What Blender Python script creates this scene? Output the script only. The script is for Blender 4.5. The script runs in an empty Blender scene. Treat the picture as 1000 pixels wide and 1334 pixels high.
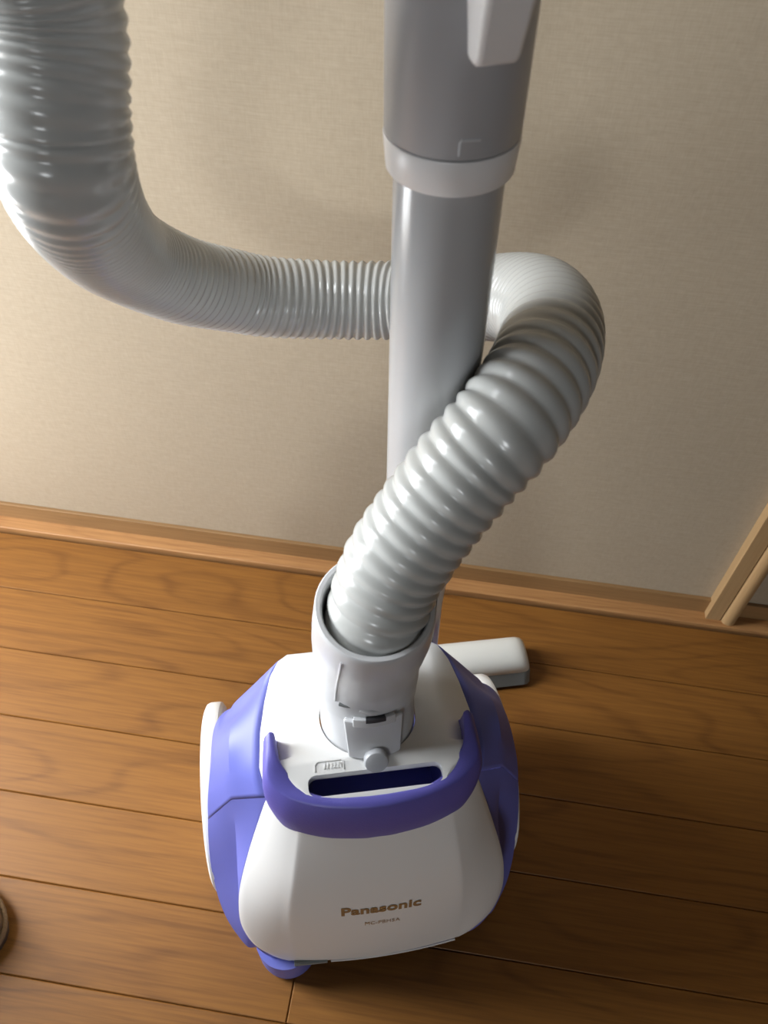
import bpy, bmesh, math, random
from mathutils import Vector, Matrix
random.seed(7)
S = 0.8                                   # metres per layout unit
C = bpy.context.scene.collection
scn = bpy.context.scene

# ------------------------------------------------------------------ camera
CAMZ = 0.81
RT = Vector((0.989, 0.144, 0.032)); UP = Vector((-0.131, 0.758, 0.639)); FW = Vector((-0.068, 0.637, -0.768))
FW.normalize(); RT = (RT - FW * RT.dot(FW)).normalized(); UP = RT.cross(FW)
cd = bpy.data.cameras.new('camera'); cam = bpy.data.objects.new('camera', cd); C.objects.link(cam)
cd.sensor_fit = 'VERTICAL'; cd.sensor_height = 24.0; cd.lens = 1079.0 * 24.0 / 1334.0
cd.clip_start = 0.01
cd.dof.use_dof = True; cd.dof.focus_distance = 0.48; cd.dof.aperture_fstop = 11.0
M = Matrix((RT, UP, -FW)).transposed().to_4x4(); M.translation = Vector((0, 0, CAMZ * S)); cam.matrix_world = M
scn.camera = cam

# ------------------------------------------------------------------ light and exposure
w = bpy.data.worlds.new('overcast_sky'); scn.world = w; w.use_nodes = True
bg = w.node_tree.nodes['Background']; bg.inputs[0].default_value = (0.93, 0.97, 1.0, 1); bg.inputs[1].default_value = 18.0
WX, WY0, WY1, WZ0, WZ1 = -0.78, 0.10, 0.50, 0.05, 1.50       # the window opening in the left wall (layout units)
FX0, FX1, FZ0, FZ1, YB = -0.70, 0.16, 0.50, 1.40, -4.0                  # an opening added in the unseen rear wall for soft fill light
def portal(name, sx, sy, loc, rot):                                    # sampling aid only: portals give off no light of their own
    ld = bpy.data.lights.new(name, 'AREA'); ld.shape = 'RECTANGLE'; ld.size = sx * S; ld.size_y = sy * S; ld.cycles.is_portal = True
    lo = bpy.data.objects.new(name, ld); C.objects.link(lo); lo.location = [a * S for a in loc]; lo.rotation_euler = rot
portal('window_portal', WY1 - WY0, WZ1 - WZ0, (WX - 0.01, (WY0 + WY1) / 2, (WZ0 + WZ1) / 2), (math.pi / 2, 0, -math.pi / 2))
portal('fill_opening_portal', FX1 - FX0, FZ1 - FZ0, ((FX0 + FX1) / 2, YB - 0.01, (FZ0 + FZ1) / 2), (math.pi / 2, 0, 0))
vs = scn.view_settings; vs.view_transform = 'Standard'; vs.look = 'None'; vs.gamma = 1.0; vs.use_curve_mapping = False
vs.exposure = 0.0

# ------------------------------------------------------------------ materials
def mat(name, col, rough=0.4, coat=0.0, spec=0.5):
    m = bpy.data.materials.new(name); m.use_nodes = True; b = m.node_tree.nodes['Principled BSDF']
    b.inputs['Base Color'].default_value = (*col, 1); b.inputs['Roughness'].default_value = rough
    b.inputs['Coat Weight'].default_value = coat; b.inputs['Coat Roughness'].default_value = 0.15
    b.inputs['Specular IOR Level'].default_value = spec
    return m
def nd(m, t, **kw):
    n = m.node_tree.nodes.new(t)
    for k, v in kw.items(): setattr(n, k, v)
    return n
def lk(m, a, b): m.node_tree.links.new(a, b)
def mth(m, op, a, b=None, c=None):
    n = nd(m, 'ShaderNodeMath', operation=op)
    for i, x in enumerate((a, b, c)):
        if x is None: continue
        if isinstance(x, (int, float)): n.inputs[i].default_value = x
        else: lk(m, x, n.inputs[i])
    return n.outputs[0]
def grained(m, scale, strength, dist=0.0004):
    b = m.node_tree.nodes['Principled BSDF']
    tc = nd(m, 'ShaderNodeTexCoord'); n = nd(m, 'ShaderNodeTexNoise'); n.inputs['Scale'].default_value = scale
    lk(m, tc.outputs['Object'], n.inputs['Vector'])
    bp = nd(m, 'ShaderNodeBump'); bp.inputs['Strength'].default_value = strength; bp.inputs['Distance'].default_value = dist
    lk(m, n.outputs['Fac'], bp.inputs['Height']); lk(m, bp.outputs['Normal'], b.inputs['Normal'])
    return m
def wood(name, base, dark, gscale=1.0, rough=0.38, coat=0.0, rings=1.0, axis='x', tone=0.08):
    m = mat(name, base, rough, coat); b = m.node_tree.nodes['Principled BSDF']
    tc = nd(m, 'ShaderNodeTexCoord'); oi = nd(m, 'ShaderNodeObjectInfo')
    off = nd(m, 'ShaderNodeVectorMath', operation='SCALE'); off.inputs[0].default_value = (37.1, 17.3, 9.7); lk(m, oi.outputs['Random'], off.inputs['Scale'])
    ad = nd(m, 'ShaderNodeVectorMath', operation='ADD'); lk(m, tc.outputs['Object'], ad.inputs[0]); lk(m, off.outputs[0], ad.inputs[1])
    def noise(sx, sy, det=3.0, rgh=0.55):
        mp = nd(m, 'ShaderNodeMapping'); sc = {'x': (sx, sy, sy), 'z': (sy, sy, sx)}[axis]
        mp.inputs['Scale'].default_value = tuple(v * gscale for v in sc); lk(m, ad.outputs[0], mp.inputs['Vector'])
        n = nd(m, 'ShaderNodeTexNoise'); n.inputs['Scale'].default_value = 1.0; n.inputs['Detail'].default_value = det
        n.inputs['Roughness'].default_value = rgh; lk(m, mp.outputs[0], n.inputs['Vector']); return n.outputs['Fac']
    big = noise(2.4, 12.0, 1.0); wob = noise(22.0, 70.0, 2.0)
    r = mth(m, 'SINE', mth(m, 'ADD', mth(m, 'MULTIPLY', big, 78.0), mth(m, 'MULTIPLY', wob, 2.2)))
    r = mth(m, 'POWER', mth(m, 'MULTIPLY_ADD', r, 0.5, 0.5), 7.0)          # thin dark year rings
    fine = noise(14.0, 420.0, 3.0, 0.65)
    brk = noise(9.0, 60.0, 2.0)
    r = mth(m, 'MULTIPLY', r, mth(m, 'MULTIPLY', brk, 0.6 * rings))
    f = mth(m, 'MULTIPLY_ADD', mth(m, 'SUBTRACT', fine, 0.5), 1.5, 0.24)
    tot = mth(m, 'ADD', r, f); tot = mth(m, 'ADD', tot, mth(m, 'MULTIPLY_ADD', oi.outputs['Random'], tone * 2, -tone))
    cl = nd(m, 'ShaderNodeClamp'); lk(m, tot, cl.inputs[0])
    mx = nd(m, 'ShaderNodeMix', data_type='RGBA'); mx.inputs[6].default_value = (*base, 1); mx.inputs[7].default_value = (*dark, 1)
    lk(m, cl.outputs[0], mx.inputs[0]); lk(m, mx.outputs[2], b.inputs['Base Color'])
    bp = nd(m, 'ShaderNodeBump'); bp.inputs['Strength'].default_value = 0.12; bp.inputs['Distance'].default_value = 0.0005
    lk(m, fine, bp.inputs['Height']); lk(m, bp.outputs['Normal'], b.inputs['Normal'])
    return m

def wallpaper():
    m = mat('woven_wallpaper', (0.60, 0.51, 0.39), 0.75, 0, 0.25); b = m.node_tree.nodes['Principled BSDF']
    tc = nd(m, 'ShaderNodeTexCoord')
    def noise(sc, det=2.0):
        mp = nd(m, 'ShaderNodeMapping'); mp.inputs['Scale'].default_value = sc; lk(m, tc.outputs['Object'], mp.inputs['Vector'])
        n = nd(m, 'ShaderNodeTexNoise'); n.inputs['Scale'].default_value = 1.0; n.inputs['Detail'].default_value = det; lk(m, mp.outputs[0], n.inputs['Vector']); return n.outputs['Fac']
    a = noise((60, 60, 900)); v = noise((900, 900, 90)); g = noise((260, 260, 260), 3.0); s = noise((6, 6, 6))
    t = mth(m, 'ADD', mth(m, 'MULTIPLY', a, 0.5), mth(m, 'MULTIPLY', v, 0.35)); t = mth(m, 'ADD', t, mth(m, 'MULTIPLY', g, 0.4)); t2 = mth(m, 'ADD', t, mth(m, 'MULTIPLY', s, 0.15))
    rp = nd(m, 'ShaderNodeMapRange'); rp.inputs[1].default_value = 0.45; rp.inputs[2].default_value = 0.95; lk(m, t2, rp.inputs[0])
    mx = nd(m, 'ShaderNodeMix', data_type='RGBA'); mx.inputs[6].default_value = (0.365, 0.297, 0.212, 1); mx.inputs[7].default_value = (0.445, 0.366, 0.268, 1)
    lk(m, rp.outputs[0], mx.inputs[0]); lk(m, mx.outputs[2], b.inputs['Base Color'])
    bp = nd(m, 'ShaderNodeBump'); bp.inputs['Strength'].default_value = 0.16; bp.inputs['Distance'].default_value = 0.0005
    lk(m, t, bp.inputs['Height']); lk(m, bp.outputs['Normal'], b.inputs['Normal'])
    return m

M_floor = wood('oiled_oak_floor', (0.275, 0.115, 0.022), (0.14, 0.052, 0.010), rough=0.48, coat=0.0)
M_floor.node_tree.nodes['Principled BSDF'].inputs['Specular IOR Level'].default_value = 0.32
M_trim = wood('trim_wood', (0.30, 0.17, 0.070), (0.20, 0.105, 0.04), rough=0.5, rings=0.4)
M_sill = wood('sill_wood', (0.50, 0.26, 0.10), (0.27, 0.115, 0.04), rough=0.45, rings=0.6)
M_post = wood('post_wood', (0.42, 0.27, 0.13), (0.34, 0.20, 0.09), rough=0.5, rings=0.3, axis='z')
M_wall = wallpaper()
M_room = mat('room_plaster', (0.20, 0.195, 0.185), 0.8)
M_room2 = mat('room_dark', (0.085, 0.085, 0.083), 0.8)
M_gap = mat('joint_dark', (0.03, 0.018, 0.01), 0.8)
M_white = mat('white_plastic', (0.84, 0.84, 0.83), 0.32)
M_purple = mat('lavender_plastic', (0.145, 0.165, 0.54), 0.48)
M_handle = grained(mat('violet_grip', (0.115, 0.105, 0.42), 0.42), 900, 0.25)
M_deep = mat('deep_violet', (0.10, 0.105, 0.36), 0.45)
M_lgrey = mat('light_grey_plastic', (0.56, 0.565, 0.58), 0.3)
M_button = mat('button_grey', (0.42, 0.43, 0.45), 0.35)
M_hose = mat('hose_grey', (0.47, 0.475, 0.46), 0.2)
M_wand = mat('wand_grey', (0.44, 0.445, 0.455), 0.2)
M_sleeve = mat('sleeve_grey', (0.40, 0.41, 0.43), 0.33)
M_ring = mat('ring_white', (0.80, 0.79, 0.79), 0.35)
M_headw = mat('head_white', (0.80, 0.80, 0.76), 0.35)
M_headg = mat('head_grey', (0.20, 0.215, 0.215), 0.5)
M_black = mat('black_rubber', (0.03, 0.03, 0.035), 0.5)
M_gold = mat('bronze_print', (0.30, 0.175, 0.07), 0.4)
M_tan = grained(mat('tan_felt', (0.20, 0.125, 0.06), 0.9), 300, 0.6, 0.002)
M_brown = mat('brown_sole', (0.05, 0.028, 0.013), 0.8)

# ------------------------------------------------------------------ mesh helpers
PSI = math.radians(16)
O = Vector((-0.020, 0.209, 0)); U = Vector((math.cos(PSI), math.sin(PSI), 0)); V = Vector((-math.sin(PSI), math.cos(PSI), 0)); Z = Vector((0, 0, 1))
def W(u, v, z): return O + U * u + V * v + Z * z          # cleaner-local layout point -> world layout point
def empty(name, loc, label=None, cat=None, kind=None, group=None):
    o = bpy.data.objects.new(name, None); C.objects.link(o); o.location = loc * S; o.empty_display_size = 0.02
    if label: o['label'] = label
    if cat: o['category'] = cat
    if group: o['group'] = group
    if kind: o['kind'] = kind
    return o
def origin(p):
    v = Vector((0, 0, 0))
    while p is not None: v += p.location; p = p.parent
    return v
def obj(name, verts, faces, m, parent=None, smooth=35, label=None, cat=None, kind=None, bevel=None, solid=None, loc=None, seg=2):
    me = bpy.data.meshes.new(name); po = origin(parent)
    lo = (loc * S) if loc is not None else po
    me.from_pydata([Vector(v) * S - lo for v in verts], [], faces)
    bm = bmesh.new(); bm.from_mesh(me); bmesh.ops.remove_doubles(bm, verts=bm.verts, dist=1e-6)
    bmesh.ops.recalc_face_normals(bm, faces=bm.faces); bm.to_mesh(me); bm.free()
    me.materials.append(m)
    o = bpy.data.objects.new(name, me); C.objects.link(o); o.parent = parent; o.location = lo - po
    if label: o['label'] = label
    if cat: o['category'] = cat
    if kind: o['kind'] = kind
    if solid:
        md = o.modifiers.new('thickness', 'SOLIDIFY'); md.thickness = solid * S; md.offset = -1; md.use_even_offset = False
    if bevel:
        md = o.modifiers.new('bevel', 'BEVEL'); md.width = bevel * S; md.segments = seg; md.limit_method = 'ANGLE'; md.angle_limit = math.radians(40); md.use_clamp_overlap = True
    if smooth:
        for p in me.polygons: p.use_smooth = True
        me.set_sharp_from_angle(angle=math.radians(smooth))
    return o
def grid(rows, closed=False):
    n = len(rows[0]); vs = [p for r in rows for p in r]; fs = []
    for i in range(len(rows) - 1):
        for j in range(n if closed else n - 1):
            k = (j + 1) % n; fs.append((i * n + j, i * n + k, (i + 1) * n + k, (i + 1) * n + j))
    return vs, fs
def box(x0, x1, y0, y1, z0, z1):
    v = [Vector((x, y, z)) for z in (z0, z1) for y in (y0, y1) for x in (x0, x1)]
    return v, [(0, 1, 3, 2), (4, 5, 7, 6), (0, 1, 5, 4), (2, 3, 7, 6), (0, 2, 6, 4), (1, 3, 7, 5)]
def lbox(u0, u1, v0, v1, z0, z1):
    v, f = box(u0, u1, v0, v1, z0, z1); return [W(*p) for p in v], f
def merge(*parts):
    V_, F_ = [], []
    for v, f in parts:
        n = len(V_); V_ += list(v); F_ += [tuple(i + n for i in q) for q in f]
    return V_, F_
def frames(pts):
    T = []
    for i in range(len(pts)):
        a = pts[max(i - 1, 0)]; b = pts[min(i + 1, len(pts) - 1)]; T.append((b - a).normalized())
    n = T[0].cross(Vector((0, 0, 1)));  n = n if n.length > 1e-3 else T[0].cross(Vector((1, 0, 0))); n.normalize(); out = []
    for i, t in enumerate(T):
        n = (n - t * n.dot(t)).normalized(); out.append((n.copy(), t.cross(n)))
    return out
def catmull(P, per):
    out = []; n = len(P)
    for i in range(n - 1):
        p0, p1, p2, p3 = P[max(i - 1, 0)], P[i], P[i + 1], P[min(i + 2, n - 1)]
        for k in range(per):
            t = k / per
            out.append(0.5 * ((2 * p1) + (p2 - p0) * t + (2 * p0 - 5 * p1 + 4 * p2 - p3) * t * t + (3 * p1 - p0 - 3 * p2 + p3) * t ** 3))
    out.append(P[-1].copy()); return out
def resample(P, step):
    d = [0.0]
    for a, b in zip(P, P[1:]): d.append(d[-1] + (b - a).length)
    n = max(2, int(d[-1] / step)); out = []; j = 0
    for i in range(n + 1):
        s = d[-1] * i / n
        while j < len(P) - 2 and d[j + 1] < s: j += 1
        t = (s - d[j]) / max(d[j + 1] - d[j], 1e-9); out.append(P[j].lerp(P[j + 1], t))
    return out, d[-1]
def tube(pts, radii, seg=48, caps=True):
    fr = frames(pts); rows = []
    for p, r, (a, b) in zip(pts, radii, fr):
        rows.append([p + a * (r * math.cos(2 * math.pi * k / seg)) + b * (r * math.sin(2 * math.pi * k / seg)) for k in range(seg)])
    v, f = grid(rows, True)
    if caps: f.append(tuple(range(seg))); f.append(tuple(range(len(v) - seg, len(v))))
    return v, f
def lathe(c, prof, seg=64, ax=None):                       # prof: (radius, height) about the vertical through c, or about axis ax
    A = (ax or Z).normalized(); a = A.cross(Vector((1, 0, 0))) if abs(A.x) < 0.9 else A.cross(Vector((0, 1, 0))); a.normalize(); b = A.cross(a)
    rows = [[c + A * h + a * (r * math.cos(2 * math.pi * k / seg)) + b * (r * math.sin(2 * math.pi * k / seg)) for k in range(seg)] for r, h in prof]
    return grid(rows, True)
def rowlerp(rows, per):                                     # smooth interpolation of matched control rows
    n = len(rows[0]); cols = [catmull([Vector(r[j]) for r in rows], per) for j in range(n)]
    return [[cols[j][i] for j in range(n)] for i in range(len(cols[0]))]
def mirror(half): return [Vector((-p.x, p.y, p.z)) for p in reversed(half) if p.x > 1e-6] + half   # half starts at u = 0 or beyond

# ------------------------------------------------------------------ the room
XL, XR, YW, ZC = WX, 3.2, 0.5862, 3.0
floor = obj('floor', *box(XL, XR, YB, 0.62, -0.05, -0.009), M_gap, kind='structure', smooth=0)
def plank_mesh(L, Wd):
    c, g = 0.0009, 0.00022; x0, x1, y0, y1 = g, L - g, g, Wd - g
    v = [(x0, y0, -.009), (x1, y0, -.009), (x1, y1, -.009), (x0, y1, -.009), (x0, y0, -c), (x1, y0, -c), (x1, y1, -c), (x0, y1, -c),
         (x0 + c, y0 + c, 0), (x1 - c, y0 + c, 0), (x1 - c, y1 - c, 0), (x0 + c, y1 - c, 0)]
    f = [(0, 3, 2, 1)] + [(i, (i + 1) % 4, 4 + (i + 1) % 4, 4 + i) for i in range(4)] + [(4 + i, 4 + (i + 1) % 4, 8 + (i + 1) % 4, 8 + i) for i in range(4)] + [(8, 9, 10, 11)]
    me = bpy.data.meshes.new('plank'); me.from_pydata([tuple(a * S for a in q) for q in v], [], f); me.materials.append(M_floor); return me
PW, PL = 0.07572, 2.2; cache = {}
shifts = {}
for k in range(-2, 34):
    y1 = 0.40857 - PW * k; y0 = y1 - PW
    if k == -2: y1 = min(y1, 0.5628)
    sh = -0.0722 if k == 3 else 0.62 + ((k * 0.447) % 1.0) * 0.4
    if k in (-2, -1, 0, 1, 2, 4): sh = {-2: 0.93, -1: 0.78, 0: 0.86, 1: 0.66, 2: 0.95, 4: 0.71}[k]
    x = sh
    while x > XL: x -= PL
    while x < XR:
        a, b = max(x, XL), min(x + PL, XR)
        if b - a > 0.01 and y1 - y0 > 0.01:
            key = (round(b - a, 4), round(y1 - y0, 4))
            if key not in cache: cache[key] = plank_mesh(*key)
            o = bpy.data.objects.new('plank', cache[key]); C.objects.link(o); o.parent = floor; o.location = Vector((a, y0, 0)) * S - floor.location
        x += PL
TH = 0.12
obj('wall_back', *box(XL - TH, XR + TH, YW, YW + TH, -0.05, ZC), M_wall, kind='structure', smooth=0)
# left wall with the tall window opening the daylight comes through
parts = [box(XL - TH, XL, YB, WY0, -0.05, ZC), box(XL - TH, XL, WY1, YW, -0.05, ZC), box(XL - TH, XL, WY0, WY1, WZ1, ZC), box(XL - TH, XL, WY0, WY1, -0.05, WZ0)]
obj('wall_left', *merge(*parts), M_room, kind='structure', smooth=0)
fw = 0.03; wn = []
for a in ((WY0, WY0 + fw, WZ0, WZ1), (WY1 - fw, WY1, WZ0, WZ1), (WY0 + fw, WY1 - fw, WZ0, WZ0 + fw), (WY0 + fw, WY1 - fw, WZ1 - fw, WZ1)):
    wn.append(box(XL - 0.10, XL - 0.04, *a))
obj('window_1', *merge(*wn), M_post, kind='structure', smooth=0)
obj('wall_right', *box(XR, XR + TH, YB, YW, -0.05, ZC), M_room2, kind='structure', smooth=0)
parts = [box(XL - TH, FX0, YB - TH, YB, -0.05, ZC), box(FX1, XR + TH, YB - TH, YB, -0.05, ZC), box(FX0, FX1, YB - TH, YB, -0.05, FZ0), box(FX0, FX1, YB - TH, YB, FZ1, ZC)]
obj('wall_front', *merge(*parts), M_room2, kind='structure', smooth=0); wn = []
for a in ((FX0, FX0 + fw, FZ0, FZ1), (FX1 - fw, FX1, FZ0, FZ1), (FX0 + fw, FX1 - fw, FZ0, FZ0 + fw), (FX0 + fw, FX1 - fw, FZ1 - fw, FZ1)):
    wn.append(box(a[0], a[1], YB - 0.10, YB - 0.04, a[2], a[3]))
obj('fill_opening', *merge(*wn), M_post, kind='structure', smooth=0)  # frame of the added opening that lets in fill from behind the camera
obj('ceiling', *box(XL - TH, XR + TH, YB - TH, YW + TH, ZC, ZC + TH), M_room, kind='structure', smooth=0)
obj('trim_1', *box(XL, XR, 0.5646, 0.5832, -0.009, 0.004), M_sill, kind='structure', bevel=0.0012, smooth=0)      # sill strip in front of the baseboard
obj('baseboard_back', *box(XL, XR, 0.5815, YW, 0.004, 0.0285), M_trim, kind='structure', bevel=0.0006, smooth=0)
obj('trim_2', *box(0.3195, 0.3365, 0.5725, YW, 0.004, ZC), M_post, kind='structure', bevel=0.0006, smooth=0, loc=Vector((0.32, 0.58, 0)))   # upright casing
pr = [(0.0085, 0.004), (0.0085, ZC)]
v, f = lathe(Vector((0.3455, 0.5755, 0)), pr, 24); obj('trim_3', v, f, M_post, kind='structure', loc=Vector((0.345, 0.58, 0)))              # round pole beside it

# ------------------------------------------------------------------ vacuum cleaner body
vac = empty('vacuum_cleaner', W(0, 0.03, 0), 'lavender and white canister vacuum cleaner standing upright on the wooden floor', 'vacuum cleaner')

# -- front lid: control rows (F centre, E crease, P edge) from handle to foot
lid_rows = [
    ((0, -.0215, .270), (.0500, -.0150, .270), (.0700, .004, .2715)),
    ((0, -.0370, .210), (.0585, -.0330, .212), (.0860, -.005, .212)),
    ((0, -.0455, .165), (.0640, -.0410, .166), (.0980, -.016, .165)),
    ((0, -.0495, .130), (.0660, -.0445, .132), (.1028, -.024, .135)),
    ((0, -.0515, .100), (.0675, -.0465, .101), (.1035, -.031, .104)),
    ((0, -.0525, .072), (.0685, -.0475, .075), (.0965, -.039, .077)),
    ((0, -.0525, .052), (.0690, -.0480, .057), (.0830, -.0450, .057)),
    ((0, -.0520, .040), (.0695, -.0478, .0465), (.0725, -.0475, .0475))]
def lid_section(F, E, P):
    F, E, P = Vector(F), Vector(E), Vector(P); h = []
    for i in range(11):
        s = i / 11; q = F.lerp(E, s); q.y = F.y + (E.y - F.y) * s ** 2.2; h.append(q)
    a = F.lerp(E, 10.4 / 11); a.y = F.y + (E.y - F.y) * (10.4 / 11) ** 2.2; b = E.lerp(P, 0.05)
    for t in (0.0, 0.35, 0.65, 1.0): h.append(a * (1 - t) ** 2 + E * (2 * t * (1 - t)) + b * t * t)
    n = Vector((P.y - E.y, -(P.x - E.x), 0)); n = n.normalized() if n.length > 1e-6 else Vector((1, 0, 0))
    if n.y > 0: n = -n
    for i in range(1, 8):
        s = 0.05 + 0.95 * i / 7; h.append(E.lerp(P, s) + n * (0.10 * (P - E).length * 4 * (s - .05) * (1 - s) * 0.6))
    return h
ctl = rowlerp(lid_rows, 5)
rows = [[W(*q) for q in mirror(lid_section(*r))] for r in ctl]
v, f = grid(rows)
lid = obj('front_lid', v, f, M_white, vac, smooth=28, solid=0.004, bevel=0.0009)
def lid_v(u, z):
    for a, b in zip(ctl, ctl[1:]):
        if b[0].z <= z <= a[0].z:
            t = (z - a[0].z) / (b[0].z - a[0].z); F = a[0].lerp(b[0], t); E = a[1].lerp(b[1], t); return F.y + (E.y - F.y) * abs(u / E.x) ** 2.2
    return -0.05
# small dark latch strip at the lid's lower left edge and pale lip along its lower edge
v, f = tube([W(u, -0.0505, 0.0415 + 0.006 * abs(u / .07) ** 2) for u in (-.067, -.06, -.05, -.04)], [.0022] * 4, 8)
obj('latch_strip', v, f, M_headg, vac, label='small dark strip')
v, f = tube([W(u, -0.0518 + .0035 * (u / .07) ** 2, 0.0388 + 0.006 * abs(u / .07) ** 2) for u in [-.037 + .0105 * i for i in range(11)]], [.0010] * 11, 8)
obj('lid_lip', v, f, M_white, vac)

# -- lower shell: rows of (P, K crease, O outer, W under wheel)
low = [
    ((.0715, .0043, .2697), (.0965, .018, .2374), (.1200, .028, .1785), (.1170, .060, .173)),
    ((.0860, -.0035, .212), (.0975, .012, .205), (.1225, .023, .158), (.1180, .060, .150)),
    ((.0980, -.0145, .165), (.1010, .005, .160), (.1255, .015, .122), (.1190, .060, .115)),
    ((.1025, -.0225, .135), (.1035, -.001, .130), (.1258, .008, .096), (.1190, .060, .090)),
    ((.1030, -.0295, .104), (.1055, -.009, .100), (.1245, -.001, .073), (.1180, .060, .068)),
    ((.0990, -.0365, .078), (.1070, -.016, .075), (.1205, -.011, .053), (.1150, .060, .048)),
    ((.0920, -.0410, .058), (.1065, -.022, .054), (.1140, -.020, .036), (.1100, .060, .032)),
    ((.0840, -.0435, .044), (.1020, -.027, .037), (.1060, -.028, .023), (.1030, .060, .020)),
    ((.0780, -.0420, .030), (.0940, -.030, .022), (.0980, -.026, .014), (.0960, .060, .012))]
lowc = rowlerp(low, 4)
def bez3(a, b, k, n):                                       # straight run a->b sampled n
    return [a.lerp(b, i / n) for i in range(n)]
rows = []
for i, (P, K, Oo, Wd) in enumerate(lowc):
    t = i / (len(lowc) - 1); zc = P.z - 0.004 if t < .9 else P.z
    F = Vector((0, P.y - .028 * (1 - t) - 0.008 * t + .003, P.z)); E = Vector((.055, P.y - .018 * (1 - t) - .006 * t + .003, P.z))
    h = [F, F.lerp(E, .5), E] + bez3(P, K, None, 4) + bez3(K, Oo, None, 4) + bez3(Oo, Wd, None, 3)
    h += [Wd, Vector((Wd.x - .02, .105, Wd.z)), Vector((.072, .110, Wd.z)), Vector((.072, .085, Wd.z)), Vector((0, .085, Wd.z))]
    rows.append([W(*q) for q in mirror(h)])
v, f = grid(rows); f.append(tuple(range(len(v) - len(rows[0]), len(v)))); f.append(tuple(range(len(rows[0]))))
obj('lower_shell', v, f, M_purple, vac, smooth=12)

# -- upper fenders, one each side: stations of (T, K, O, W)
up = [
    ((.0715, .0040, .2705), (.0965, .018, .2380), (.1200, .028, .1790), (.1170, .060, .175)),
    ((.0745, .0200, .2800), (.0955, .028, .2560), (.1165, .036, .2060), (.1150, .065, .200)),
    ((.0725, .0420, .2860), (.0945, .042, .2680), (.1100, .049, .2350), (.1110, .075, .222)),
    ((.0685, .0620, .2900), (.0925, .058, .2680), (.1055, .063, .2430), (.1070, .085, .225)),
    ((.0640, .0790, .2920), (.0870, .075, .2560), (.1000, .080, .2350), (.1020, .097, .215)),
    ((.0570, .0880, .2980), (.0780, .089, .2640), (.0910, .093, .2380), (.0930, .105, .205)),
    ((.0480, .0920, .2970), (.0670, .094, .2600), (.0790, .098, .2300), (.0800, .108, .200))]
upc = rowlerp(up, 4)
for sgn in (1, -1):
    rows = []
    for T, K, Oo, Wd in upc:
        h = bez3(T, K, None, 4) + bez3(K, Oo, None, 4) + bez3(Oo, Wd, None, 3) + [Wd, Vector((Wd.x - .03, Wd.y, Wd.z - .01))]
        rows.append([W(sgn * q.x, q.y, q.z) for q in h])
    v, f = grid(rows); obj('fender', v, f, M_purple, vac, smooth=14, solid=0.003)

# -- white top cover
prof = [(-.020, .030, .262), (-.012, .056, .266), (.003, .0700, .274), (.020, .0735, .281), (.042, .0715, .287), (.062, .0675, .291), (.079, .063, .293), (.088, .0565, .298), (.092, .050, .299)]
def itp(x, col):
    for a, b in zip(prof, prof[1:]):
        if x <= b[0]: t = (x - a[0]) / (b[0] - a[0]); return a[col] + (b[col] - a[col]) * t
    return prof[-1][col]
def deck(vv):
    pts = [(-.02, .3005), (-.003, .3060), (.008, .3085), (.035, .3030), (.092, .2990)]
    for a, b in zip(pts, pts[1:]):
        if vv <= b[0]: return a[1] + (b[1] - a[1]) * max(0, (vv - a[0])) / (b[0] - a[0])
    return pts[-1][1]
nv, nu = 57, 60; rows = []
for i in range(nv):
    vv = -.020 + .112 * i / (nv - 1); ut = itp(vv, 1); zt = itp(vv, 2); r = []
    ud = min(.048, ut - .012) if vv > .012 else max(ut - .014, .02)
    for j in range(nu + 1):
        u = (2 * j / nu - 1) * ut; d = deck(vv)
        if abs(u) > ud: s = (abs(u) - ud) / (ut - ud); d = zt + (d - zt) * (1 - s ** 1.7)
        r.append(W(u, vv, d))
    rows.append(r)
v, f = grid(rows); nn = len(v); wd = nu + 1
v = v + [q - Z * .007 for q in v]; f = f + [tuple(reversed([i + nn for i in q])) for q in f]
rim = [j for j in range(wd)] + [i * wd + nu for i in range(1, nv)] + [(nv - 1) * wd + j for j in range(nu - 1, -1, -1)] + [i * wd for i in range(nv - 2, 0, -1)]
f += [(rim[i], rim[(i + 1) % len(rim)], rim[(i + 1) % len(rim)] + nn, rim[i] + nn) for i in range(len(rim))]
cover = obj('top_cover', v, f, M_white, vac, smooth=40)
def apply_mods(o):
    dg = bpy.context.evaluated_depsgraph_get(); me = bpy.data.meshes.new_from_object(o.evaluated_get(dg)); o.modifiers.clear(); o.data = me
def cutter(v, f):
    c = obj('cutter', v, f, M_gap, None, smooth=0); return c
def cut(o, c):
    md = o.modifiers.new('cut', 'BOOLEAN'); md.operation = 'DIFFERENCE'; md.object = c; md.solver = 'EXACT'
    apply_mods(o); bpy.data.objects.remove(c)
# neck axis (leans back with the deck)
NR = 0.0310; TL = math.radians(20); NF = (0.008, 0.308)
NB = (NF[0] + NR * math.cos(TL), NF[1] - NR * math.sin(TL)); ND = (math.sin(TL), math.cos(TL))
def neck(s, r=0.0, ang=0.0): return W(r * math.sin(ang), NB[0] + ND[0] * s - r * math.cos(ang) * math.cos(TL), NB[1] + ND[1] * s + r * math.cos(ang) * math.sin(TL))
NAX = (neck(1) - neck(0)).normalized()
v, f = lathe(neck(0), [(NR + .0009, -.03), (NR + .0009, .02)], 64, NAX); f += [tuple(range(64)), tuple(range(64, 128))]
cut(cover, cutter(v, f))
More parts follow.
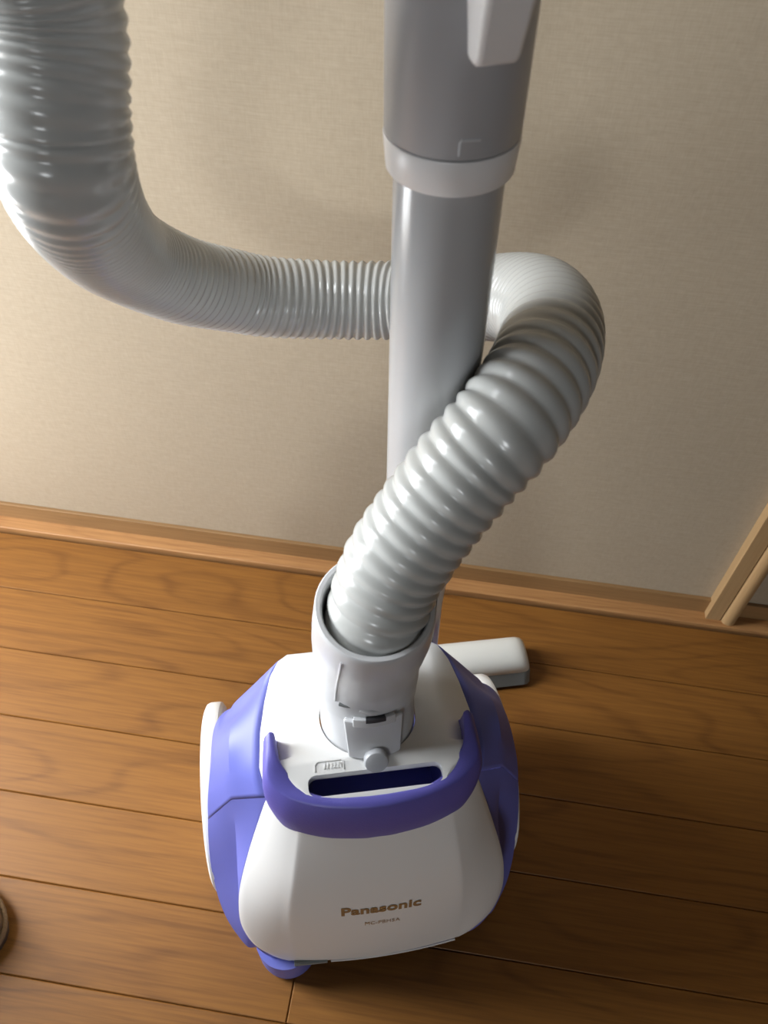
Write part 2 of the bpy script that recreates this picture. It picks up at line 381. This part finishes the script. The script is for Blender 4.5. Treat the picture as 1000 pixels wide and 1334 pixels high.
# grip slot: rounded prism
so = []
for k in range(40):
    a = 2 * math.pi * k / 40; cx, rx, ry = .0365, .0060, .0062
    so.append((math.copysign(cx, math.cos(a)) + rx * math.cos(a), -.0064 + ry * math.copysign(abs(math.sin(a)) ** .7, math.sin(a))))
v = [W(a, b, .27) for a, b in so] + [W(a, b, .33) for a, b in so]
f = [tuple(range(40)), tuple(range(40, 80))] + [(k, (k + 1) % 40, 40 + (k + 1) % 40, 40 + k) for k in range(40)]
cut(cover, cutter(v, f))
for p in cover.data.polygons: p.use_smooth = True
cover.data.set_sharp_from_angle(angle=math.radians(32))
# violet pocket seen through the slot
pk = []
for i, (g, zz) in enumerate(((.0010, .2965), (.0012, .290), (.001, .272))):
    pk.append([W(a * (1.02 - .05 * i) + math.copysign(g, a), -.0064 + (b + .0064) * (1.25 + .5 * i) + .004 * i, zz) for a, b in so])
v, f = grid(pk, True); f.append(tuple(range(80, 120)))
obj('grip_pocket', v, f, M_deep, vac, label='dark violet grip pocket', smooth=40)
# raised caution mark on the deck
mk = []
def dk(u, vv, h=.0004): return W(u, vv, deck(vv) + h)
def strip(p, q, wd, h=.0006):
    d = Vector((q[0] - p[0], q[1] - p[1])); n = Vector((-d.y, d.x)).normalized() * wd / 2
    lo_ = [dk(p[0] + n.x, p[1] + n.y, -.001), dk(q[0] + n.x, q[1] + n.y, -.001), dk(q[0] - n.x, q[1] - n.y, -.001), dk(p[0] - n.x, p[1] - n.y, -.001)]
    hi = [dk(p[0] + n.x, p[1] + n.y, h), dk(q[0] + n.x, q[1] + n.y, h), dk(q[0] - n.x, q[1] - n.y, h), dk(p[0] - n.x, p[1] - n.y, h)]
    return lo_ + hi, [(4, 5, 6, 7), (0, 1, 5, 4), (1, 2, 6, 5), (2, 3, 7, 6), (3, 0, 4, 7)]
a0, a1, b0, b1 = -.0375, -.0195, .0015, .0075
for p, q in (((a0 + .002, b1), (a1 - .001, b1)), ((a0, b0), (a0, b1 - .002)), ((a0, b1 - .002), (a0 + .002, b1)), ((a1, b0), (a1, b1 - .001)), ((a1 - .001, b1), (a1, b1 - .001))): mk.append(strip(p, q, .0007))
for x in (-.0315, -.0295, -.0272, -.025, -.0228, -.0212): mk.append(strip((x, b0 + .0012), (x + .0006, b1 - .0015), .0006))
for x in (-.0305, -.0262, -.0236): mk.append(strip((x, b0 + .0018), (x + .0016, b0 + .0018), .0006))
obj('moulded_mark', *merge(*mk), M_white, vac, smooth=0)

# -- carrying handle: stations (outer low, outer top, inner top)
hs = [((.0655, .0290, .2980), (.0645, .0275, .3175), (.0610, .0270, .3165)),
      ((.0680, .0130, .2880), (.0665, .0120, .3125), (.0590, .0110, .3125)),
      ((.0690, .0020, .2770), (.0665, .0010, .3065), (.0545, .0035, .3080)),
      ((.0640, -.0075, .2620), (.0605, -.0065, .3035), (.0490, -.0030, .3045)),
      ((.0535, -.0150, .2530), (.0505, -.0130, .3020), (.0410, -.0090, .3030)),
      ((.0340, -.0210, .2515), (.0320, -.0190, .3015), (.0280, -.0135, .3025)),
      ((.0120, -.0240, .2530), (.0110, -.0220, .3015), (.0100, -.0150, .3025)),
      ((.0000, -.0243, .2535), (.0000, -.0224, .3015), (.0000, -.0152, .3025))]
full = hs + [tuple((-q[0], q[1], q[2]) for q in h) for h in reversed(hs[:-1])]
hc = rowlerp(full, 5); rows = []
for lo_, tp, inn in hc:
    ctr = Vector((0, .05, 0)); n = Vector((lo_.x, lo_.y - .05, 0)).normalized()
    sec = [inn + Vector((0, 0, -.014)) - n * .0005, inn + n * 0, inn.lerp(tp, .5) + Vector((0, 0, .0012)), tp.copy(), tp.lerp(lo_, .25) + n * .0028, tp.lerp(lo_, .5) + n * .0036, tp.lerp(lo_, .75) + n * .003, lo_ + n * .0008, lo_ - n * .006]
    rows.append([W(*q) for q in sec])
v, f = grid(rows); n9 = 9; f += [tuple(range(n9)), tuple(range(len(v) - n9, len(v)))]
for i in range(len(rows) - 1): f.append((i * n9, (i + 1) * n9, (i + 1) * n9 + n9 - 1, i * n9 + n9 - 1))
obj('carry_handle', v, f, M_handle, vac, smooth=50, bevel=0.0012, label='violet carrying handle bar')

# -- wheels
for sgn in (1, -1):
    A = U * sgn; c = W(sgn * .1155, .086, .0802); R = .0800
    pr = [(.030, -.002), (R - .004, -.002), (R - .0006, 0), (R, .002), (R, .0095), (R - .0012, .0122), (R - .005, .0140), (R - .014, .0152), (.05, .0160), (.018, .0160), (.016, .0147), (.001, .0147)]
    v, f = lathe(c, pr, 72, A); wl = obj('wheel', v, f, M_white, vac, smooth=30, label='large white side wheel', loc=c)
    v, f = lathe(c, [(R - .018, .0150), (R - .0195, .0158), (R - .022, .0158), (R - .0235, .0150)], 72, A); obj('tread_ring', v, f, M_lgrey, wl)
# -- rear foot
def puck(u, vv):
    rr = []
    for k, zz in ((.86, 0.0), (.97, .003), (1.0, .010), (1.02, .045)):
        rr.append([W(u + .0255 * k * math.cos(2 * math.pi * i / 40), vv + .026 * k * math.sin(2 * math.pi * i / 40), zz) for i in range(40)])
    v, f = grid(rr, True); return v, f + [tuple(range(40)), tuple(range(120, 160))]
obj('foot', *puck(-.0725, -.0275), M_purple, vac)
obj('foot', *puck(.070, .010), M_purple, vac)

# -- printed maker's name and type number on the lid
def printed(name, text, width, height, uc, zb, m, bold=0.0):
    cu = bpy.data.curves.new(name, 'FONT'); cu.body = text; cu.size = 1.0; cu.align_x = 'LEFT'; cu.offset = bold; cu.resolution_u = 4; cu.space_character = 1.04
    to = bpy.data.objects.new(name, cu); C.objects.link(to); dg = bpy.context.evaluated_depsgraph_get(); me = bpy.data.meshes.new_from_object(to.evaluated_get(dg)); bpy.data.objects.remove(to)
    bm = bmesh.new(); bm.from_mesh(me)
    bmesh.ops.triangulate(bm, faces=bm.faces); bmesh.ops.subdivide_edges(bm, edges=[e for e in bm.edges if e.calc_length() > .25], cuts=2)
    xs = [q.co.x for q in bm.verts]; x0, x1 = min(xs), max(xs); cap = max(q.co.y for q in bm.verts if q.co.x < x0 + .5)
    vs_ = []; bm.verts.ensure_lookup_table()
    for q in bm.verts:
        u = uc + ((q.co.x - x0) / (x1 - x0) - .5) * width; z = zb + q.co.y / cap * height; vs_.append(W(u, lid_v(u, z) - .0004, z))
    fs_ = [tuple(q.index for q in fc.verts) for fc in bm.faces]; bm.free()
    return obj(name, vs_, fs_, m, vac, smooth=0)
printed('brand_lettering', 'Panasonic', .0590, .0125, .0025, .157, M_gold, 0.036)
printed('type_lettering', 'MC-PBH5A', .0265, .0062, .0035, .134, M_gold, 0.0)

# ------------------------------------------------------------------ hose with its swivel connector
hose = empty('vacuum_hose', neck(0), 'ribbed grey vacuum hose looping behind the upright wand', 'hose')
# connector neck
v, f = lathe(neck(0), [(NR, -.012), (NR, .030), (NR + .0004, .0302), (NR + .0004, .034)], 72, NAX)
obj('neck_tube', v, f, M_lgrey, hose, smooth=40)
# latch plate on the neck's front
def plate(a0, a1, s0, s1, r0, r1, na=14, ns=8, dish=0.0, taper=0.0):
    top, bot = [], []
    for i in range(ns + 1):
        s = s0 + (s1 - s0) * i / ns; kk = 1 - taper * (1 - i / ns)
        top.append([neck(s, r1 - dish * math.sin(math.pi * i / ns) * math.sin(math.pi * j / na), math.radians((a0 + (a1 - a0) * j / na) * kk)) for j in range(na + 1)])
        bot.append([neck(s, r0, math.radians((a0 + (a1 - a0) * j / na) * kk)) for j in range(na + 1)])
    v1, f1 = grid(top); v2, f2 = grid(bot); n = len(v1); w_ = na + 1; h_ = ns + 1; v = v1 + v2; f = f1 + [tuple(x + n for x in q) for q in f2]
    for j in range(na): f += [(j, j + 1, n + j + 1, n + j), ((h_ - 1) * w_ + j, (h_ - 1) * w_ + j + 1, n + (h_ - 1) * w_ + j + 1, n + (h_ - 1) * w_ + j)]
    for i in range(ns): f += [(i * w_, (i + 1) * w_, n + (i + 1) * w_, n + i * w_), (i * w_ + na, (i + 1) * w_ + na, n + (i + 1) * w_ + na, n + i * w_ + na)]
    return v, f
lt = obj('release_latch', *plate(-31, 35, .001, .0325, NR - .002, NR + .0042, dish=.0022, taper=.12), M_lgrey, hose, smooth=40, bevel=.0012)
obj('latch_tab', *plate(-20, 24, .0285, .0352, NR, NR + .0050), M_lgrey, lt, bevel=.0005)
obj('latch_slot', *plate(-7, 13, .0326, .0354, NR + .001, NR + .0053), M_black, lt, smooth=0, label='small black slot')
bd = -V * .86 + Z * .5
bc = neck(.0005, NR + .001, math.radians(2)); v, f = lathe(bc, [(.0078, -.008), (.0078, .0062), (.0072, .0075), (.006, .0079), (.0001, .0079)], 40, bd)
obj('button', v, f, M_button, hose, smooth=40, label='round grey push button')
# swivel elbow collar: swept from neck axis to vertical, flaring to the rim
RC = Vector((.002, .037, .435))
P0 = Vector((0, NB[0] + ND[0] * .030, NB[1] + ND[1] * .030)); P1 = P0 + Vector((0, ND[0], ND[1])) * .040; P2 = RC - Vector((0, -.12, .99)) * .045
path = [P0 * (1 - t) ** 3 + P1 * (3 * t * (1 - t) ** 2) + P2 * (3 * t * t * (1 - t)) + RC * t ** 3 for t in [i / 30 for i in range(31)]]
radp = [(0, NR + .0012), (.12, NR + .0025), (.35, .0335), (.6, .0345), (.82, .0345), (.95, .0335), (1.0, .0330)]
def rad(t):
    for a, b in zip(radp, radp[1:]):
        if t <= b[0]: return a[1] + (b[1] - a[1]) * (t - a[0]) / (b[0] - a[0])
    return radp[-1][1]
pw = [W(*q) for q in path]; N = len(pw)
ro = [rad(i / (N - 1)) for i in range(N)]
inner = [W(*q) for q in reversed(path[N // 3:])]; ri = [.0292] + [.0286 - .0006 * (i > 2) for i in range(1, len(inner))]
ax = (pw[-1] - pw[-2]).normalized()
fr_pts = pw + [pw[-1] + ax * .0009, pw[-1] + ax * .0009] + inner
def tube2(pts, radii, frs, seg=72):
    rows = [[p + a * (r * math.cos(2 * math.pi * k / seg)) + b * (r * math.sin(2 * math.pi * k / seg)) for k in range(seg)] for p, r, (a, b) in zip(pts, radii, frs)]
    return grid(rows, True)
fro = frames(pw); fri = [fro[N - 1 - i] for i in range(len(inner))]
v, f = tube2(fr_pts, ro + [.0322, .0300] + ri, fro + [fro[-1], fro[-1]] + fri)
f.append(tuple(range(len(v) - 72, len(v))))
col = obj('swivel_collar', v, f, M_lgrey, hose, smooth=45)
# seam line, notch and boss on the collar
def onc(t, ang, dr=0.0):
    x = t * (N - 1); i = min(int(x), N - 2); c = pw[i].lerp(pw[i + 1], x - i); T = (pw[i + 1] - pw[i]).normalized()
    fdir = (-V - T * (-V).dot(T)).normalized(); s = T.cross(fdir) * -1
    s = s if s.dot(U) > 0 else -s
    return c + (fdir * math.cos(ang) + s * math.sin(ang)) * (rad(t) + dr)
v, f = tube([onc(t, math.radians(-42 + 4 * t)) for t in (.22, .35, .5, .65, .8, .93)], [.0008] * 6, 8); obj('seam_ridge', v, f, M_lgrey, col)
v, f = tube([onc(t, math.radians(a), -.0008) for t, a in ((.205, -36), (.195, -27), (.19, -20))], [.0022, .0014, .0003], 10); obj('notch', v, f, M_headg, col, label='small dark wedge notch')
v, f = tube([onc(t, math.radians(a), -.0012) for t, a in ((.165, -14), (.15, -2), (.14, 8))], [.0018, .0030, .0012], 12); obj('boss', v, f, M_lgrey, col)
# hose path: back-projected stations (x right of lens, y up, depth) expressed as layout points
HP = [W(.0025, .040, .395), W(.003, .037, .425)] + [Vector(q) for q in (
    (-0.021, 0.258, 0.455), (-0.005, 0.273, 0.485), (0.0105, 0.2865, 0.508), (0.0270, 0.3030, 0.526), (0.0410, 0.3340, 0.534), (0.0468, 0.3755, 0.529), (0.043, 0.416, 0.515), (0.031, 0.451, 0.495),
    (0.010, 0.475, 0.475), (-0.022, 0.496, 0.455), (-0.058, 0.503, 0.444), (-0.100, 0.497, 0.443), (-0.141, 0.480, 0.452), (-0.164, 0.465, 0.465), (-0.187, 0.438, 0.489), (-0.200, 0.401, 0.528),
    (-0.187, 0.347, 0.580), (-0.171, 0.305, 0.629), (-0.168, 0.304, 0.657), (-0.167, 0.316, 0.698), (-.172, .300, .76), (-.175, .255, .84), (-.15, .21, .92), (-.095, .215, .985), (-.05, .27, 1.005), (-.03, .335, .985))]
PITCH, HR, AMP, SEG = .0072, .0283, .0021, 40
hp, hl = resample(catmull(HP, 24), PITCH / 8)
fr = frames(hp); rows = []; st = hl / (len(hp) - 1)
turn = 0.0
for i, (p, (a, b)) in enumerate(zip(hp, fr)):
    r = []; q = i * st
    pit = .0092 if q < .20 else (.0092 - .0018 * (q - .20) / .15 if q < .35 else max(.0060, .0074 - .0014 * (q - .35) / .30))
    turn += 2 * math.pi * st / pit
    for k in range(SEG):
        t = 2 * math.pi * k / SEG; ph = turn + t
        hgt = (0.5 + 0.5 * math.cos(ph)) ** 0.6
        am = AMP if q < .45 else max(.0014, AMP - (q - .45) * .006); rr = HR - am + am * hgt; r.append(p + a * (rr * math.cos(t)) + b * (rr * math.sin(t)))
    rows.append(r)
v, f = grid(rows, True); f += [tuple(range(SEG)), tuple(range(len(v) - SEG, len(v)))]
obj('ribbed_hose', v, f, M_hose, hose, smooth=180)

# ------------------------------------------------------------------ upright wand
WC = W(.043, .121, 0)
def wa(z): return Vector((WC.x + .003 - .021 * (z - .33), WC.y, z))
wand = empty('vacuum_wand', wa(.06), 'straight grey vacuum wand standing upright behind the canister cleaner', 'wand')
WAX = (wa(1) - wa(0)).normalized()
def wl(z0, prof, m, name, par, **k):
    v, f = lathe(wa(z0), prof, 72, WAX); n = len(v); f += [tuple(range(72)), tuple(range(n - 72, n))]; return obj(name, v, f, m, par, smooth=40, **k)
wl(.352, [(.0225, 0), (.0238, .001), (.0240, .003), (.0240, .31)], M_wand, 'lower_tube', wand)
wl(.636, [(.0243, 0), (.0265, .0004), (.0272, .0012), (.0284, .0145), (.0281, .0155), (.0270, .0158)], M_ring, 'collar_ring', wand, label='white collar ring')
slv = wl(.6522, [(.0277, 0), (.0281, .0006), (.0286, .10), (.0290, .24)], M_sleeve, 'upper_sleeve', wand)
CD = Vector((0, 0, 0)) - Vector((WC.x, WC.y, 0)); CD.normalize()
def wsurf(ang, z, r):                                       # ang measured from the side facing the room, to the right
    d = CD * math.cos(ang); s = Vector((-CD.y, CD.x, 0)); s = s if s.x > 0 else -s
    return wa(z) + (d + s * math.sin(ang)) * r
# raised corner mark just above the ring
a = math.radians(8); b = math.radians(24)
v, f = tube([wsurf(a, .6545, .0281), wsurf(a, .6595, .0282), wsurf(a + .02, .6605, .0282), wsurf(b, .6605, .0282)], [.0006] * 4, 8)
obj('corner_mark', v, f, M_lgrey, slv)
# release lever: side profile (radius, z) pushed sideways
ang = math.radians(26); D = (wsurf(ang, .7, 1.0) - wa(.7)).normalized(); Sd = Vector((-D.y, D.x, 0)); Sd = Sd if Sd.x > 0 else -Sd
pf = [(.0265, .690), (.0325, .688), (.0350, .692), (.0405, .716), (.0445, .740), (.0520, .83), (.0250, .83), (.0250, .76)]
hw = [.0094, .0084, .0087, .0094, .0098, .0105, .0210, .0160]
L0 = [wa(z) + D * r - Sd * h for (r, z), h in zip(pf, hw)]; L1 = [wa(z) + D * r + Sd * h for (r, z), h in zip(pf, hw)]
n = len(pf); f = [tuple(range(n)), tuple(range(n, 2 * n))] + [(i, (i + 1) % n, n + (i + 1) % n, n + i) for i in range(n)]
obj('release_lever', L0 + L1, f, M_ring, wand, smooth=40, bevel=.0022, seg=3, label='white tapered release lever')
# bent grip above, which the hose runs into
gp = catmull([wa(.885), wa(.93), wa(.965) + Vector((-.006, 0, 0)), wa(.985) + Vector((-.022, -.002, 0))], 8)
v, f = tube(gp, [.0285] * len(gp), 48); obj('hand_grip', v, f, M_sleeve, wand)
# white joint pipe below with its dark parking hook
wl(.040, [(.0165, 0), (.0180, .01), (.0182, .27), (.0195, .30), (.0195, .316)], M_headw, 'joint_pipe', wand, label='white joint pipe')
hk = [wsurf(math.radians(-8), .345, .019), wsurf(math.radians(-6), .33, .022), wsurf(math.radians(-2), .312, .023), wsurf(0, .30, .019)]
v, f = tube(catmull(hk, 5), [.0038] * 16, 12); obj('parking_hook', v, f, M_black, wand, label='small dark parking hook')
v, f = tube([wsurf(math.radians(38), z, .0185) for z in (.352, .33, .30, .27)], [.0028] * 4, 10); obj('cable_rib', v, f, M_headg, wand)

# ------------------------------------------------------------------ floor head behind the cleaner
HU0, HU1 = -.060, .202
head = empty('floor_head', W(.07, .222, 0), 'white and dark grey floor head lying behind the cleaner', 'floor head')
def hsec(u, k, pts): return [W(u, .222 + (a - .222) * k, z) for a, z in pts]
base = [(.1980, .003), (.1965, .006), (.2040, .0200), (.2440, .0200), (.2470, .006), (.2455, .003)]
def loft(sec, ends):
    rows = [hsec(u, k, sec) for u, k in ends]; v, f = grid([r + [] for r in rows], True); n = len(sec); f += [tuple(range(n)), tuple(range(len(v) - n, len(v)))]; return v, f
v, f = loft(base, [(HU0, .86), (HU0 + .004, .98), (HU0 + .008, 1), (HU1 - .008, 1), (HU1 - .003, .98), (HU1, .86)])
obj('bumper_base', v, f, M_headg, head, smooth=40, label='dark grey base and bumper')
dome = [(.2245 + .0205 * math.cos(t), .0201 + .0185 * max(0, math.sin(t)) ** .8) for t in [math.pi * i / 20 for i in range(21)]]
def hdome(u, k, kz): return [W(u, .222 + (a - .222) * k, .0201 + (z - .0201) * kz) for a, z in dome]
es = [(HU1 - .0005, .55, .0), (HU1 - .0006, .78, .35), (HU1 - .002, .9, .62), (HU1 - .005, .97, .85), (HU1 - .011, 1, .97), (HU1 - .018, 1, 1)]
st_ = [(HU0 + HU1 - u, k, kz) for u, k, kz in es] + [(u, k, kz) for u, k, kz in reversed(es)]
v, f = grid([hdome(*q) for q in st_]); n = 21
for i in range(len(st_) - 1): f.append((i * n, (i + 1) * n, (i + 1) * n + n - 1, i * n + n - 1))
f += [tuple(range(n)), tuple(range(len(v) - n, len(v)))]
obj('white_housing', v, f, M_headw, head, smooth=50)
q0 = wa(.036); v, f = tube(catmull([q0, q0 + Vector((.002, .03, -.010)), W(.048, .195, .022), W(.05, .215, .024)], 5), [.015] * 16, 24)
obj('swivel_neck', v, f, M_headg, head)

# ------------------------------------------------------------------ slipper whose toe just reaches the picture's left edge
sc = Vector((-.326, .131, 0)); slp = empty('slipper', sc + Vector((-.14, 0, 0)), 'tan felt slipper toe on the floor at the left edge of the photo', 'slipper')
def oval(z, k=1.0, n=48, L=.28):
    o = []
    for i in range(n):
        t = 2 * math.pi * i / n; cx = math.cos(t); x = -L / 2 + L / 2 * cx * k; wd = .048 + .007 * cx
        o.append(sc + Vector((x, wd * k * math.sin(t), z)))
    return o
v, f = grid([oval(0, .97), oval(.001, .99), oval(.010, 1.0), oval(.012, .985)], True); f += [tuple(range(48)), tuple(range(144, 192))]
obj('sole', v, f, M_brown, slp, smooth=40)
def vamp(k, h):
    r = []
    for i in range(25):
        t = -math.pi / 2 + math.pi * i / 24; L = .15; x = -.10 + (.10 - .006 * (1 - k)) * math.cos(t) * k; y = .050 * math.sin(t) * k; r.append(sc + Vector((x - .003, y, .012 + h)))
    return r
v, f = grid([vamp(1.0, 0), vamp(.985, .012), vamp(.90, .030), vamp(.7, .043), vamp(.4, .05), vamp(.05, .052)]); obj('vamp', v, f, M_tan, slp, smooth=60, solid=.004)
v, f = tube([q for q in vamp(1.01, .001)], [.0028] * 25, 8); obj('welt', v, f, M_tan, slp)
